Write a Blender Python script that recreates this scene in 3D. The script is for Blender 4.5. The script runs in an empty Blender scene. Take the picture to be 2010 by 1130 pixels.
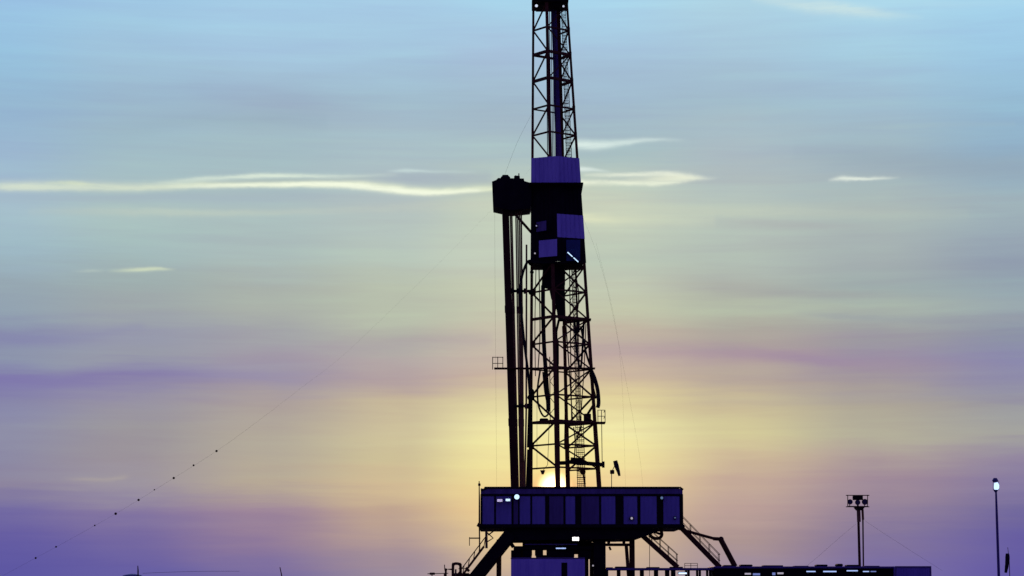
import bpy, math, random
from mathutils import Vector, Matrix
random.seed(7)
SC = bpy.context.scene
COL = SC.collection
rad = math.radians

# ------------------------------------------------------------------ camera
F = 4533.0                      # focal length in photograph pixels (2010 wide)
PITCH = math.atan2(1160 - 565, F)
CAMZ = 2.7
cam_d = bpy.data.cameras.new('camera')
cam_d.sensor_width = 36.0
cam_d.lens = 36.0 * F / 2010.0
cam_d.clip_start = 0.5
cam_d.clip_end = 20000
cam = bpy.data.objects.new('camera', cam_d)
cam.location = (0, 0, CAMZ)
cam.rotation_euler = (math.pi / 2 + PITCH, 0, 0)
COL.objects.link(cam)
SC.camera = cam

def ray(px, py):
    dx, dy = px - 1005.0, 565.0 - py
    c, s = math.cos(PITCH), math.sin(PITCH)
    return Vector((dx, F * c - dy * s, F * s + dy * c)).normalized()

def P(px, py, Y=190.0):
    """the point of the place seen at that spot of the photograph, Y metres away"""
    d = ray(px, py)
    return Vector((0, 0, CAMZ)) + d * (Y / d.y)

def azel(px, py):
    d = ray(px, py)
    return math.degrees(math.atan2(d.x, d.y)), math.degrees(math.asin(d.z))

# ------------------------------------------------------------------ colour
def lin1(c):
    c /= 255.0
    return c / 12.92 if c <= 0.04045 else ((c + 0.055) / 1.055) ** 2.4
def hx(h):
    return tuple(lin1(int(h[i:i + 2], 16)) for i in (0, 2, 4)) + (1.0,)

# ------------------------------------------------------------------ world sky
SUN_PX = (1088, 958)
SUN_AZ, SUN_EL = azel(*SUN_PX)
SUN_DIR = ray(*SUN_PX)
world = bpy.data.worlds.new('World')
SC.world = world
world.use_nodes = True
nt = world.node_tree
nt.nodes.clear()
N, L = nt.nodes, nt.links

def sock(x, inp):
    if isinstance(x, (int, float)):
        inp.default_value = x
    else:
        L.new(x, inp)
def M(op, a, b=0.0, c=0.0, clamp=False):
    n = N.new('ShaderNodeMath'); n.operation = op; n.use_clamp = clamp
    sock(a, n.inputs[0]); sock(b, n.inputs[1]); sock(c, n.inputs[2])
    return n.outputs[0]
def maprange(v, a, b, c=0.0, d=1.0, kind='SMOOTHSTEP'):
    n = N.new('ShaderNodeMapRange'); n.interpolation_type = kind
    sock(v, n.inputs[0])
    for i, x in enumerate((a, b, c, d)): n.inputs[i + 1].default_value = x
    return n.outputs[0]
def mixc(f, a, b, blend='MIX'):
    n = N.new('ShaderNodeMix'); n.data_type = 'RGBA'; n.blend_type = blend
    n.clamp_factor = True
    sock(f, n.inputs[0])
    for k, x in ((6, a), (7, b)):
        if isinstance(x, tuple): n.inputs[k].default_value = x
        else: L.new(x, n.inputs[k])
    return n.outputs[2]
def ramp(fac, stops, interp='LINEAR'):
    n = N.new('ShaderNodeValToRGB'); n.color_ramp.interpolation = interp
    cr = n.color_ramp
    stops = sorted(stops, key=lambda s: s[0])
    while len(cr.elements) < len(stops): cr.elements.new(0.5)
    for e, (p, c) in zip(cr.elements, stops):
        e.position = p
    for e, (p, c) in zip(cr.elements, stops):
        e.color = c
    sock(fac, n.inputs[0])
    return n.outputs[0]

tc = N.new('ShaderNodeTexCoord')
nrm = N.new('ShaderNodeVectorMath'); nrm.operation = 'NORMALIZE'
L.new(tc.outputs['Generated'], nrm.inputs[0])
DIR = nrm.outputs[0]
sp = N.new('ShaderNodeSeparateXYZ'); L.new(DIR, sp.inputs[0])
AZ = M('MULTIPLY', M('ARCTAN2', sp.outputs[0], sp.outputs[1]), 180 / math.pi)
EL = M('MULTIPLY', M('ARCSINE', sp.outputs[2]), 180 / math.pi)

def noise(sx, sy, detail=3.0, rough=0.5, off=0.0, dist=0.0):
    cx = N.new('ShaderNodeCombineXYZ')
    L.new(M('MULTIPLY', AZ, sx), cx.inputs[0]); L.new(M('MULTIPLY', EL, sy), cx.inputs[1])
    cx.inputs[2].default_value = off
    n = N.new('ShaderNodeTexNoise'); n.inputs['Scale'].default_value = 1.0
    n.inputs['Detail'].default_value = detail; n.inputs['Roughness'].default_value = rough
    n.inputs['Distortion'].default_value = dist
    L.new(cx.outputs[0], n.inputs['Vector'])
    return M('SUBTRACT', n.outputs[0], 0.5)

wave = noise(0.16, 0.55, 3.0, 0.5, 3.1)
fine = noise(0.22, 3.0, 5.0, 0.6, 9.7, .4)
finer = noise(0.5, 9.0, 4.0, 0.6, 15.7, .3)
EL2 = M('ADD', EL, M('ADD', M('MULTIPLY', wave, 0.9), M('ADD', M('MULTIPLY', fine, 0.75), M('MULTIPLY', finer, 0.12))))
E0, E1 = -2.0, 18.0
ef = M('DIVIDE', M('SUBTRACT', EL2, E0), E1 - E0, clamp=True)

COLS = [0, 260, 520, 780, 980, 1200, 1440, 1720, 2010]
GRID = {
0:    '8fc0e4 96c6e4 9ccae6 9ecae6 9ed0ea 9fcfea a6d0e4 a2d2ea 9ad0ec',
100:  '8cbede 98c0da 9cc2de 9dc4de a0c0dc 9fc4de a0c4da 9cc6de 92c2e2',
200:  '8cb4d2 94b4cc 96b0c8 9ab8cc 9ab4c8 9ab6cc 9cbacb 9abace 8cb8d4',
300:  '94b4d0 9cbac6 a0bcc4 a6bec6 a8c0c4 a4bec2 a6b8c2 9cb4c0 8aaec6',
400:  'a0bccb a8c0c0 a8bec0 b0c0c0 c0ccb8 c6ceb8 b4c2ba aabab8 9cb2ba',
500:  '98b6c4 a0babc a8bcba b4c4b8 c0cab8 b8c6b4 b0beb4 a2aeb0 8c9aae',
560:  '92a6b2 9caeae a6b0aa b6c0ac c2c8ae bec6b0 a9aca6 9cacac 90a4b0',
610:  '8ea2b2 9ca6aa a8b0a8 b6c0aa c4c8ac c0c4a8 b2bca6 a6b4aa 96a6ae',
660:  '8288ac 9296ac a0a2a8 b0b2a6 c4bca6 c0b49f aca69c 9c9ea2 8890a6',
700:  '8792ac 9498a8 9c96a6 b0a3a4 c2b0a2 c2ac9e b09c9c 988ea4 8484ae',
740:  '766eac 8078aa 968eaa b09ea0 c6b09c c8b29a b4a498 a2989c 8a88a8',
790:  '8080aa 9490a4 a89c9c c4b494 dccf98 dccb92 c8b890 aca494 9898a0',
850:  '8a8ca8 9a969c b0a898 ccc096 eee69e eee6a0 d2c892 b2ae98 a2a29e',
900:  '8684a4 988f9a b0a696 cabc90 ece092 efe294 ccb892 aa9a98 8e82a0',
950:  '88809e 9890a0 b4a692 ceb68c e8d088 e8cc8c c0a492 9c8698 8074a0',
1000: '6a62a2 7c6ea0 9c849a bca08a e6c684 dcc08c b89c94 917f98 6a629c',
1050: '5850a2 6a5ea0 8a749a b09690 dcc088 d0b48c a8908e 7b6e9a 5850a0',
1130: '4a46a2 5650a2 6a60a0 94859a b8a090 b8a094 9888a0 6a60a4 5048a4',
}
prev = None
for ci, px in enumerate(COLS):
    stops = [(((azel(px, py)[1]) - E0) / (E1 - E0), hx(row.split()[ci])) for py, row in GRID.items()]
    stops.append((0.0, hx(GRID[1130].split()[ci])))
    stops.append((1.0, (0.20, 0.46, 0.78, 1)))
    r = ramp(ef, stops, 'LINEAR')
    if prev is None:
        prev = r
    else:
        a0 = azel(COLS[ci - 1], 565)[0]; a1 = azel(px, 565)[0]
        wob = M('ADD', AZ, M('MULTIPLY', wave, 1.5))
        prev = mixc(maprange(wob, a0, a1), prev, r)
sky = prev

# thin layers that lean to green or to mauve
layer = M('MULTIPLY', noise(0.10, 1.5, 4.0, 0.55, 33.0, .5), maprange(EL, 1.0, 4.0))
lay2 = noise(0.25, 4.5, 4.0, 0.6, 41.0, .4)
lv = M('ADD', M('MULTIPLY', layer, 1.0), M('MULTIPLY', lay2, 0.6))
tint = N.new('ShaderNodeCombineXYZ')
for i_, k_ in enumerate((.13, .26, .10)): L.new(M('MULTIPLY_ADD', lv, k_, 1.0), tint.inputs[i_])
tm = N.new('ShaderNodeVectorMath'); tm.operation = 'MULTIPLY'
L.new(sky, tm.inputs[0]); L.new(tint.outputs[0], tm.inputs[1]); sky = tm.outputs[0]

# streaks of cloud: centre line, thickness and density along the azimuth, all in degrees of sky
streak_wob = M('MULTIPLY', noise(1.1, 0.6, 3.0, 0.55, 21.0), 0.10)
fibre = noise(1.3, 11.0, 4.0, 0.65, 55.0, .6)
shred = noise(2.6, 5.0, 4.0, 0.6, 61.0, .3)
def streak(pts, colour, density=1.0, soft_under=1.0, wob=1.0, torn=0.0):
    global sky
    A0, A1 = -14.0, 14.0
    st = []
    for px, py, th, al in pts:
        a, e = azel(px, py)
        st.append(((a - A0) / (A1 - A0), (e / 18.0, th / 79.1, al, 1)))
    st = [(st[0][0] - 0.004, st[0][1][:2] + (0.0, 1))] + st + [(st[-1][0] + 0.004, st[-1][1][:2] + (0.0, 1))]
    c = ramp(M('DIVIDE', M('SUBTRACT', AZ, A0), A1 - A0, clamp=True), st, 'EASE' if len(st) < 5 else 'CARDINAL')
    s = N.new('ShaderNodeSeparateColor'); L.new(c, s.inputs[0])
    d = M('SUBTRACT', M('ADD', EL, M('ADD', M('MULTIPLY', streak_wob, wob), M('MULTIPLY', shred, 0.12 * torn))), M('MULTIPLY', s.outputs[0], 18.0))
    # softer on the underside
    th = M('MULTIPLY', M('MAXIMUM', s.outputs[1], 0.004), M('ADD', 1.0, M('MULTIPLY', M('LESS_THAN', d, 0.0), soft_under - 1.0)))
    q = M('DIVIDE', d, th)
    g = M('POWER', 2.718, M('MULTIPLY', M('MULTIPLY', q, q), -1.0))
    if torn: g = M('MULTIPLY', g, M('MULTIPLY_ADD', fibre, 2.4 * torn, 1.0), clamp=True)
    m = M('MULTIPLY', M('MULTIPLY', g, s.outputs[2]), density, clamp=True)
    sky = mixc(m, sky, colour)

CREAM, WARM, PALE = hx('f4fbdc'), hx('dfe6b6'), hx('cfe6e2')
MAUVE, VIOLET = hx('9a80a4'), hx('7870ac')
# broad bands first
streak([(0, 744, 20, .4), (200, 741, 18, .42), (350, 738, 13, .36), (520, 735, 12, .15)], VIOLET, .4, torn=.5)
streak([(0, 664, 12, .45), (160, 662, 10, .25), (280, 640, 10, .18)], hx('7a78b0'), .75, torn=.5)
streak([(420, 708, 22, .1), (620, 690, 20, .35), (800, 676, 18, .35), (960, 668, 14, .25)], hx('a08ca6'), .75, torn=.5)
streak([(1160, 688, 24, .3), (1350, 690, 20, .4), (1480, 692, 14, .55), (1600, 706, 12, .7), (1700, 714, 14, .55), (1850, 716, 20, .2), (2008, 712, 26, .05)], MAUVE, .75, torn=.5)
streak([(1400, 572, 9, .1), (1560, 575, 8, .4), (1680, 577, 7, .35), (1760, 576, 6, .05)], hx('9c9ca0'), .8, torn=.5)
streak([(1560, 614, 6, .1), (1640, 620, 7, .45), (1800, 628, 8, .45), (2008, 624, 8, .55)], hx('9298a6'), .8, torn=.5)
streak([(1380, 438, 8, .1), (1500, 440, 10, .4), (1620, 444, 9, .35), (1760, 446, 8, .05)], hx('a8a8ac'), .8, torn=.5)
streak([(1130, 428, 9, .9), (1220, 430, 11, .4), (1400, 432, 14, .15)], hx('e2e6bc'), .8, torn=.5)
streak([(1180, 404, 9, .1), (1400, 414, 12, .45), (1600, 416, 12, .3), (1900, 420, 12, .1)], hx('ccd4b8'), .7, torn=.5)
streak([(60, 414, 8, .1), (300, 416, 8, .4), (480, 417, 7, .4), (700, 412, 8, .25), (900, 402, 14, .45), (990, 404, 18, .6)], hx('cad2bc'), .8, torn=.5)
streak([(0, 390, 9, .3), (300, 388, 10, .45), (500, 390, 9, .4), (640, 386, 8, .1)], hx('9fb0c2'), .7, torn=.4)
streak([(640, 352, 9, .05), (780, 350, 12, .5), (960, 350, 12, .5)], hx('9aaabc'), .7, torn=.4)
streak([(0, 300, 60, .0), (300, 245, 20, .25), (520, 235, 16, .35), (640, 238, 18, .2)], hx('8ca8ba'), .8, torn=.3)
streak([(0, 225, 12, .4), (120, 222, 14, .3), (260, 220, 14, .05)], hx('86a6cc'), .7, torn=.3)
streak([(1130, 150, 20, .5), (1400, 165, 18, .35), (1640, 170, 14, .3), (1780, 172, 12, .05)], hx('98b2cc'), .8, torn=.3)
streak([(1560, 300, 20, .1), (1760, 318, 26, .5), (2008, 330, 28, .6)], hx('8fa3b4'), .8, torn=.3)
# bright thin ones
streak([(1480, -2, 7, .2), (1560, 8, 11, .55), (1640, 16, 13, .7), (1720, 25, 10, .5), (1810, 33, 6, .05)], PALE, .9, wob=.5, torn=.7)
streak([(1700, 2, 10, .1), (1840, 6, 10, .35), (2005, 4, 9, .2)], hx('b0dcea'), .8, wob=.5, torn=.6)
streak([(0, 367, 11, .66), (150, 367, 11, .64), (270, 369, 10, .66), (370, 364, 9, .72), (470, 363, 8, .8), (560, 362, 8, .9), (640, 362, 8, .95), (710, 364, 9.5, 1), (780, 372, 10, 1), (850, 377, 8, .95), (920, 373, 7, .85), (975, 370, 6, .75), (1030, 366, 5, .3)], hx('e9f1cc'), .86, .7, wob=.3, torn=.4)
streak([(330, 366, 4, .1), (420, 364, 4, .5), (560, 362, 4.5, .8), (680, 363, 6, .85), (780, 373, 6, .9), (850, 378, 5, .8), (940, 373, 3.5, .5)], hx('f8ffe6'), .86, wob=.3, torn=.5)
streak([(80, 359, 3, .0), (130, 358, 4, .55), (185, 362, 3.5, .15)], hx('dbe6bc'), .9, wob=.25, torn=.4)
streak([(300, 360, 5, .05), (390, 352, 5, .55), (450, 348, 4.5, .7), (520, 345, 5, .95), (590, 345, 4.5, .8), (670, 346, 4, .45), (780, 343, 4, .1)], hx('dcebd8'), .95, wob=.25, torn=.5)
streak([(380, 358, 3, .1), (520, 354, 3.5, .5), (680, 352, 3.5, .3), (760, 348, 3, .05)], hx('a3b4ae'), .8, wob=.25)
streak([(760, 336, 3, .1), (795, 334.5, 3.5, .6), (840, 336, 3, .35), (930, 337, 3, .08)], PALE, .9, wob=.3, torn=.4)
streak([(1130, 283, 9, .95), (1180, 284, 8, .95), (1215, 281, 6.5, .75), (1250, 276, 5, .65), (1290, 274, 4, .45), (1345, 275, 4, .05)], hx('dcefe8'), .86, wob=.3, torn=.45)
streak([(1130, 332, 5, .85), (1165, 333, 4, .65), (1200, 337, 3, .1)], hx('dcebe4'), .9, wob=.4, torn=.5)
streak([(1150, 343, 3.5, .3), (1220, 343, 4, .75), (1300, 341, 5, .9), (1345, 346, 6, .9), (1385, 349, 4, .4), (1410, 349, 3, .02)], hx('ecf2dc'), .86, wob=.4, torn=.55)
streak([(1230, 352, 5, .2), (1290, 351, 7, .75), (1340, 350, 7, .85), (1375, 349, 4, .3)], hx('e4e9cf'), .9, wob=.4, torn=.6)
streak([(1130, 359, 5.5, .9), (1180, 358, 5, .85), (1240, 359, 5, .9), (1300, 359, 5, .8), (1340, 354, 5, .5), (1365, 350, 4, .1)], hx('eef5da'), .86, wob=.6, torn=.6)
streak([(1625, 353, 3, .1), (1650, 350, 4.5, .8), (1690, 351, 3.4, .85), (1740, 349, 3, .45), (1768, 350, 2.5, .03)], hx('e9f3e4'), .86, wob=.45, torn=.55)
streak([(210, 531, 3, .05), (250, 530, 4, .5), (290, 528, 4, .8), (322, 528, 3, .5), (345, 529, 3, .02)], hx('dae6be'), .9, wob=.2, torn=.5)
streak([(145, 532, 3, .05), (180, 531, 3, .35), (208, 531, 3, .05)], hx('c2d2c2'), .9, wob=.2, torn=.5)
streak([(125, 940, 4, .05), (170, 941, 4, .35), (215, 941, 4, .3), (245, 936, 4.5, .3), (256, 935, 4, .02)], hx('bdb39e'), .8, wob=.2, torn=.5)
streak([(1690, 251, 4, .05), (1760, 249, 5, .35), (1860, 244, 5, .2), (1990, 242, 5, .15)], hx('a6c4c6'), .8, wob=.5, torn=.4)

# glow and disc of the setting sun, a function of the angle to the sun alone
dt = N.new('ShaderNodeVectorMath'); dt.operation = 'DOT_PRODUCT'
L.new(DIR, dt.inputs[0]); dt.inputs[1].default_value = SUN_DIR
ANG = M('MULTIPLY', M('ARCCOSINE', M('MINIMUM', dt.outputs['Value'], 1.0)), 180 / math.pi)
halo = M('MULTIPLY', M('POWER', 2.718, M('MULTIPLY', ANG, -1 / 0.46)), 1.0)
wide = M('MULTIPLY', M('POWER', 2.718, M('MULTIPLY', ANG, -1 / 1.5)), 0.07)
disc = M('POWER', maprange(ANG, 0.06, 0.54, 1.0, 0.0), 1.7)
def scalec(col, f):
    n = N.new('ShaderNodeVectorMath'); n.operation = 'SCALE'
    n.inputs[0].default_value = col[:3]; L.new(f, n.inputs[3])
    return n.outputs[0]
def addv(a, b):
    n = N.new('ShaderNodeVectorMath'); n.operation = 'ADD'; L.new(a, n.inputs[0]); L.new(b, n.inputs[1])
    return n.outputs[0]
lowf = maprange(EL, azel(1090, 968)[1], azel(1090, 918)[1])
sky = addv(sky, scalec((0.8, 0.55, 0.12), wide))
sky = mixc(M('MULTIPLY', halo, 1.15, clamp=True), sky, mixc(lowf, (1.0, 0.20, 0.010, 1), (1.0, 0.68, 0.11, 1)))
sky = addv(sky, scalec((6.0, 3.9, 1.7), disc))

# away from the sun and overhead the sky is already the deep violet of dusk
aaz = M('ABSOLUTE', AZ)
back = M('MAXIMUM', maprange(aaz, 15.0, 80.0), maprange(EL, 15.5, 50.0))
DUSK = (0.062, 0.045, 0.30, 1)
hs = N.new('ShaderNodeHueSaturation'); hs.inputs['Saturation'].default_value = 0.90
L.new(sky, hs.inputs['Color']); sky = hs.outputs[0]
sky = mixc(back, sky, DUSK)
nis = N.new('ShaderNodeTexSky'); nis.sky_type = 'NISHITA'; nis.sun_disc = False
nis.sun_elevation = rad(SUN_EL); nis.sun_rotation = rad(SUN_AZ)
nsc = N.new('ShaderNodeVectorMath'); nsc.operation = 'SCALE'
L.new(nis.outputs[0], nsc.inputs[0]); nsc.inputs[3].default_value = 0.0005
sky = addv(sky, nsc.outputs[0])
bg = N.new('ShaderNodeBackground'); bg.inputs[1].default_value = 1.0
L.new(sky, bg.inputs[0])
wo = N.new('ShaderNodeOutputWorld'); L.new(bg.outputs[0], wo.inputs[0])

sun_d = bpy.data.lights.new('sun', 'SUN'); sun_d.energy = 2.0; sun_d.angle = rad(0.5)
sun_d.color = (1.0, 0.55, 0.25)
sun = bpy.data.objects.new('sun', sun_d); COL.objects.link(sun)
sun.rotation_euler = Vector(-SUN_DIR).to_track_quat('-Z', 'Y').to_euler()

SC.view_settings.view_transform = 'Standard'
SC.view_settings.look = 'None'
SC.view_settings.exposure = 0
SC.view_settings.gamma = 1
SC.render.filter_size = 2.3

# ------------------------------------------------------------------ materials
def mat(name, c1, c2, rough=0.6, metal=0.0, scale=1.2, streaks=False, bump=0.0):
    m = bpy.data.materials.new(name); m.use_nodes = True
    t = m.node_tree; b = t.nodes['Principled BSDF']
    b.inputs['Roughness'].default_value = rough; b.inputs['Metallic'].default_value = metal
    co = t.nodes.new('ShaderNodeTexCoord'); mp = t.nodes.new('ShaderNodeMapping')
    if streaks: mp.inputs['Scale'].default_value = (2.2, 2.2, 0.35)
    t.links.new(co.outputs['Object'], mp.inputs[0])
    n = t.nodes.new('ShaderNodeTexNoise'); n.inputs['Scale'].default_value = scale
    n.inputs['Detail'].default_value = 6; n.inputs['Roughness'].default_value = 0.65
    t.links.new(mp.outputs[0], n.inputs['Vector'])
    r = t.nodes.new('ShaderNodeValToRGB')
    r.color_ramp.elements[0].position = 0.33; r.color_ramp.elements[1].position = 0.67
    r.color_ramp.elements[0].color = tuple(c1) + (1,); r.color_ramp.elements[1].color = tuple(c2) + (1,)
    t.links.new(n.outputs[0], r.inputs[0]); t.links.new(r.outputs[0], b.inputs['Base Color'])
    if bump:
        bp = t.nodes.new('ShaderNodeBump'); bp.inputs['Strength'].default_value = bump
        t.links.new(n.outputs[0], bp.inputs['Height']); t.links.new(bp.outputs[0], b.inputs['Normal'])
    return m
def dull(m, k=.15):
    m.node_tree.nodes['Principled BSDF'].inputs['Specular IOR Level'].default_value = k
    return m
def lamp_mat(name, col, strength):
    m = bpy.data.materials.new(name); m.use_nodes = True
    t = m.node_tree; b = t.nodes['Principled BSDF']
    b.inputs['Base Color'].default_value = (.8, .8, .8, 1)
    lw = t.nodes.new('ShaderNodeTexNoise'); lw.inputs['Scale'].default_value = 3.0
    mr = t.nodes.new('ShaderNodeMapRange'); mr.inputs[3].default_value = strength * .85; mr.inputs[4].default_value = strength * 1.15
    t.links.new(lw.outputs[0], mr.inputs[0]); t.links.new(mr.outputs[0], b.inputs['Emission Strength'])
    b.inputs['Emission Color'].default_value = tuple(col) + (1,)
    return m
STEEL = mat('dark painted steel', (.06, .020, .007), (.12, .045, .016), .75, 0)
BLACK = mat('grimy black steel', (.006, .0045, .005), (.014, .010, .011), .8)
MASTM = mat('mast steel paint', (.08, .026, .009), (.16, .060, .022), .75, 0)
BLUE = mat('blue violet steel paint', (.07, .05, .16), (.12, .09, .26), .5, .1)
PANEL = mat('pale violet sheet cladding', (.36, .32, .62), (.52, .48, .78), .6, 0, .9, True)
PANELD = mat('weathered blue sheet cladding', (.19, .17, .40), (.31, .28, .54), .6, 0, .9, True)
PANELM = mat('grubby dark violet sheet', (.10, .07, .16), (.18, .14, .28), .7, 0, .8, True)
CABIN = mat('violet cabin paint', (.40, .33, .70), (.58, .50, .82), .55, 0, .7, True)
PIPE = mat('brown worn drill pipe', (.16, .09, .03), (.34, .20, .07), .6, 0)
COLLAR = mat('dark drill collar steel', (.04, .014, .006), (.08, .030, .012), .75, 0)
RUBBER = mat('black rubber hose', (.010, .009, .010), (.02, .018, .02), .75)
WIRE = mat('wire rope', (.02, .017, .02), (.05, .04, .045), .6, .4)
YELLOW = mat('faded yellow safety paint', (.14, .10, .02), (.24, .18, .04), .6)
FABRIC = mat('dark sock cloth', (.015, .011, .016), (.03, .022, .03), .9)
SAND = mat('dusty sand ground', (.13, .10, .075), (.20, .155, .115), .95, 0, .25, False, .3)
GRAVEL = mat('compacted gravel pad', (.09, .075, .065), (.15, .13, .11), .95, 0, 1.5, False, .3)
COOL = lamp_mat('cool white lamp glass', (.55, .80, 1.0), 1.35)
WHITE = lamp_mat('white lamp glass', (1.0, .95, .88), 2.0)
DIM = lamp_mat('dim bluish lamp glass', (.45, .62, 1.0), .9)
FAINT = lamp_mat('faint bluish tube glass', (.35, .5, 1.0), .35)
PALEW = lamp_mat('soft white lamp glass', (.85, .8, .75), .42)

# ------------------------------------------------------------------ mesh helpers
for m_ in (STEEL, BLACK, MASTM, COLLAR, RUBBER, FABRIC, PIPE): dull(m_)
class MB:
    def __init__(s): s.v = []; s.f = []
    def add(s, vs, fs):
        o = len(s.v); s.v += [Vector(x) for x in vs]; s.f += [tuple(i + o for i in f) for f in fs]
        return s
    def hexa(s, p):   # p: 4 bottom, 4 top
        return s.add(p, [(3, 2, 1, 0), (4, 5, 6, 7), (0, 1, 5, 4), (1, 2, 6, 5), (2, 3, 7, 6), (3, 0, 4, 7)])
    def box(s, x0, x1, y0, y1, z0, z1, c=0.0):
        if c <= 0:
            return s.hexa([(x0, y0, z0), (x1, y0, z0), (x1, y1, z0), (x0, y1, z0), (x0, y0, z1), (x1, y0, z1), (x1, y1, z1), (x0, y1, z1)])
        c = min(c, (x1 - x0) / 2.1, (y1 - y0) / 2.1, (z1 - z0) / 2.1)
        rings = []
        for z, i in ((z0, c), (z0 + c, 0), (z1 - c, 0), (z1, c)):
            a, b, d, e = x0 + i, x1 - i, y0 + i, y1 - i
            k = c * .9 if i == 0 else c * .3
            rings.append([(a + k, d, z), (b - k, d, z), (b, d + k, z), (b, e - k, z), (b - k, e, z), (a + k, e, z), (a, e - k, z), (a, d + k, z)])
        vs = [p for r in rings for p in r]; n = 8; fs = [tuple(range(n - 1, -1, -1)), tuple(range(3 * n, 4 * n))]
        for r in range(3):
            for i in range(n):
                j = (i + 1) % n
                fs.append((r * n + i, r * n + j, r * n + n + j, r * n + n + i))
        return s.add(vs, fs)
    def frame(s, d):
        d = d.normalized(); up = Vector((0, 0, 1)) if abs(d.z) < .95 else Vector((0, 1, 0))
        a = d.cross(up).normalized(); return a, a.cross(d).normalized()
    def beam(s, p, q, w, h=None, w2=None, h2=None):
        p, q = Vector(p), Vector(q); h = h or w; w2 = w2 or w; h2 = h2 or (h if w2 == w else w2)
        a, b = s.frame(q - p)
        def ring(c, w, h): return [c - a * w / 2 - b * h / 2, c + a * w / 2 - b * h / 2, c + a * w / 2 + b * h / 2, c - a * w / 2 + b * h / 2]
        return s.hexa(ring(p, w, h) + ring(q, w2, h2))
    def tube(s, pts, r, n=8):
        pts = [Vector(p) for p in pts]; rs = r if isinstance(r, (list, tuple)) else [r] * len(pts)
        vs, fs = [], []; a = None
        for i, p in enumerate(pts):
            d = (pts[min(i + 1, len(pts) - 1)] - pts[max(i - 1, 0)]).normalized()
            if a is None: a, b = s.frame(d)
            else:
                a = (a - d * a.dot(d)).normalized(); b = a.cross(d)
            for k in range(n):
                t = 2 * math.pi * k / n
                vs.append(p + (a * math.cos(t) + b * math.sin(t)) * rs[i])
        for i in range(len(pts) - 1):
            for k in range(n):
                j = (k + 1) % n
                fs.append((i * n + k, i * n + j, i * n + n + j, i * n + n + k))
        fs += [tuple(range(n - 1, -1, -1)), tuple(range((len(pts) - 1) * n, len(pts) * n))]
        return s.add(vs, fs)
    def ball(s, c, r, n=10):
        c = Vector(c); rings = 6; vs = [c + Vector((0, 0, -r))]; fs = []
        for i in range(1, rings):
            t = math.pi * i / rings
            for k in range(n):
                u = 2 * math.pi * k / n
                vs.append(c + Vector((math.sin(t) * math.cos(u), math.sin(t) * math.sin(u), -math.cos(t))) * r)
        vs.append(c + Vector((0, 0, r)))
        for k in range(n):
            j = (k + 1) % n
            fs.append((0, 1 + j, 1 + k)); fs.append((len(vs) - 1, 1 + (rings - 2) * n + k, 1 + (rings - 2) * n + j))
            for i in range(rings - 2):
                fs.append((1 + i * n + k, 1 + i * n + j, 1 + (i + 1) * n + j, 1 + (i + 1) * n + k))
        return s.add(vs, fs)
    def prism(s, poly, axis_vec):
        """poly: 3-D points of one face; extruded along axis_vec"""
        poly = [Vector(p) for p in poly]; n = len(poly); av = Vector(axis_vec)
        return s.add(poly + [p + av for p in poly], [tuple(range(n)), tuple(range(2 * n - 1, n - 1, -1))] + [(i, i + n, (i + 1) % n + n, (i + 1) % n) for i in range(n)])
    def build(s, name, material, parent=None, smooth=False):
        xs = [v.x for v in s.v]; ys = [v.y for v in s.v]; zs = [v.z for v in s.v]
        o = Vector(((min(xs) + max(xs)) / 2, (min(ys) + max(ys)) / 2, min(zs)))
        me = bpy.data.meshes.new(name)
        me.from_pydata([tuple(v - o) for v in s.v], [], s.f)
        me.validate(); me.materials.append(material)
        import bmesh
        bm = bmesh.new(); bm.from_mesh(me); bmesh.ops.recalc_face_normals(bm, faces=bm.faces); bm.to_mesh(me); bm.free()
        if smooth:
            for p in me.polygons: p.use_smooth = True
        ob = bpy.data.objects.new(name, me); COL.objects.link(ob)
        WL[ob.name] = o
        if parent: ob.parent = parent; ob.location = o - WL[parent.name]
        else: ob.location = o
        return ob
WL = {}
def tag(o, label, cat, group=None):
    o['label'] = label; o['category'] = cat
    if group: o['group'] = group
    return o
def thing(name, label, cat, loc, group=None):
    o = bpy.data.objects.new(name, None); o.empty_display_size = .3
    COL.objects.link(o); o.location = loc; WL[o.name] = Vector(loc)
    return tag(o, label, cat, group)
def copy_thing(o, delta, label=None):
    def rec(x, par):
        c = x.copy(); COL.objects.link(c); WL[c.name] = WL[x.name] + Vector(delta)
        if par: c.parent = par
        else: c.location = o.location + Vector(delta)
        for ch in x.children: rec(ch, c)
        return c
    c = rec(o, None)
    if label: c['label'] = label
    return c
def smoothpath(pts, n=6):
    """Catmull-Rom through the points"""
    pts = [Vector(p) for p in pts]; out = []
    for i in range(len(pts) - 1):
        p0, p1, p2, p3 = pts[max(i - 1, 0)], pts[i], pts[i + 1], pts[min(i + 2, len(pts) - 1)]
        for k in range(n):
            t = k / n
            out.append(.5 * ((2 * p1) + (p2 - p0) * t + (2 * p0 - 5 * p1 + 4 * p2 - p3) * t * t + (3 * p1 - p0 - 3 * p2 + p3) * t ** 3))
    return out + [pts[-1]]

# ------------------------------------------------------------------ ground
def sheet(name, x0, x1, y0, y1, z, m):
    me = bpy.data.meshes.new(name)
    me.from_pydata([(x0, y0, z), (x1, y0, z), (x1, y1, z), (x0, y1, z)], [], [(0, 1, 2, 3)])
    me.materials.append(m); o = bpy.data.objects.new(name, me); COL.objects.link(o)
    o['kind'] = 'structure'; return o
sheet('ground', -8000, 8000, -400, 12000, 0, SAND)
sheet('gravel_pad', -45, 70, 160, 225, 0.004, GRAVEL)

Y0 = 190.0
ZF = P(1090, 1034).z            # drill floor level
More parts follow.
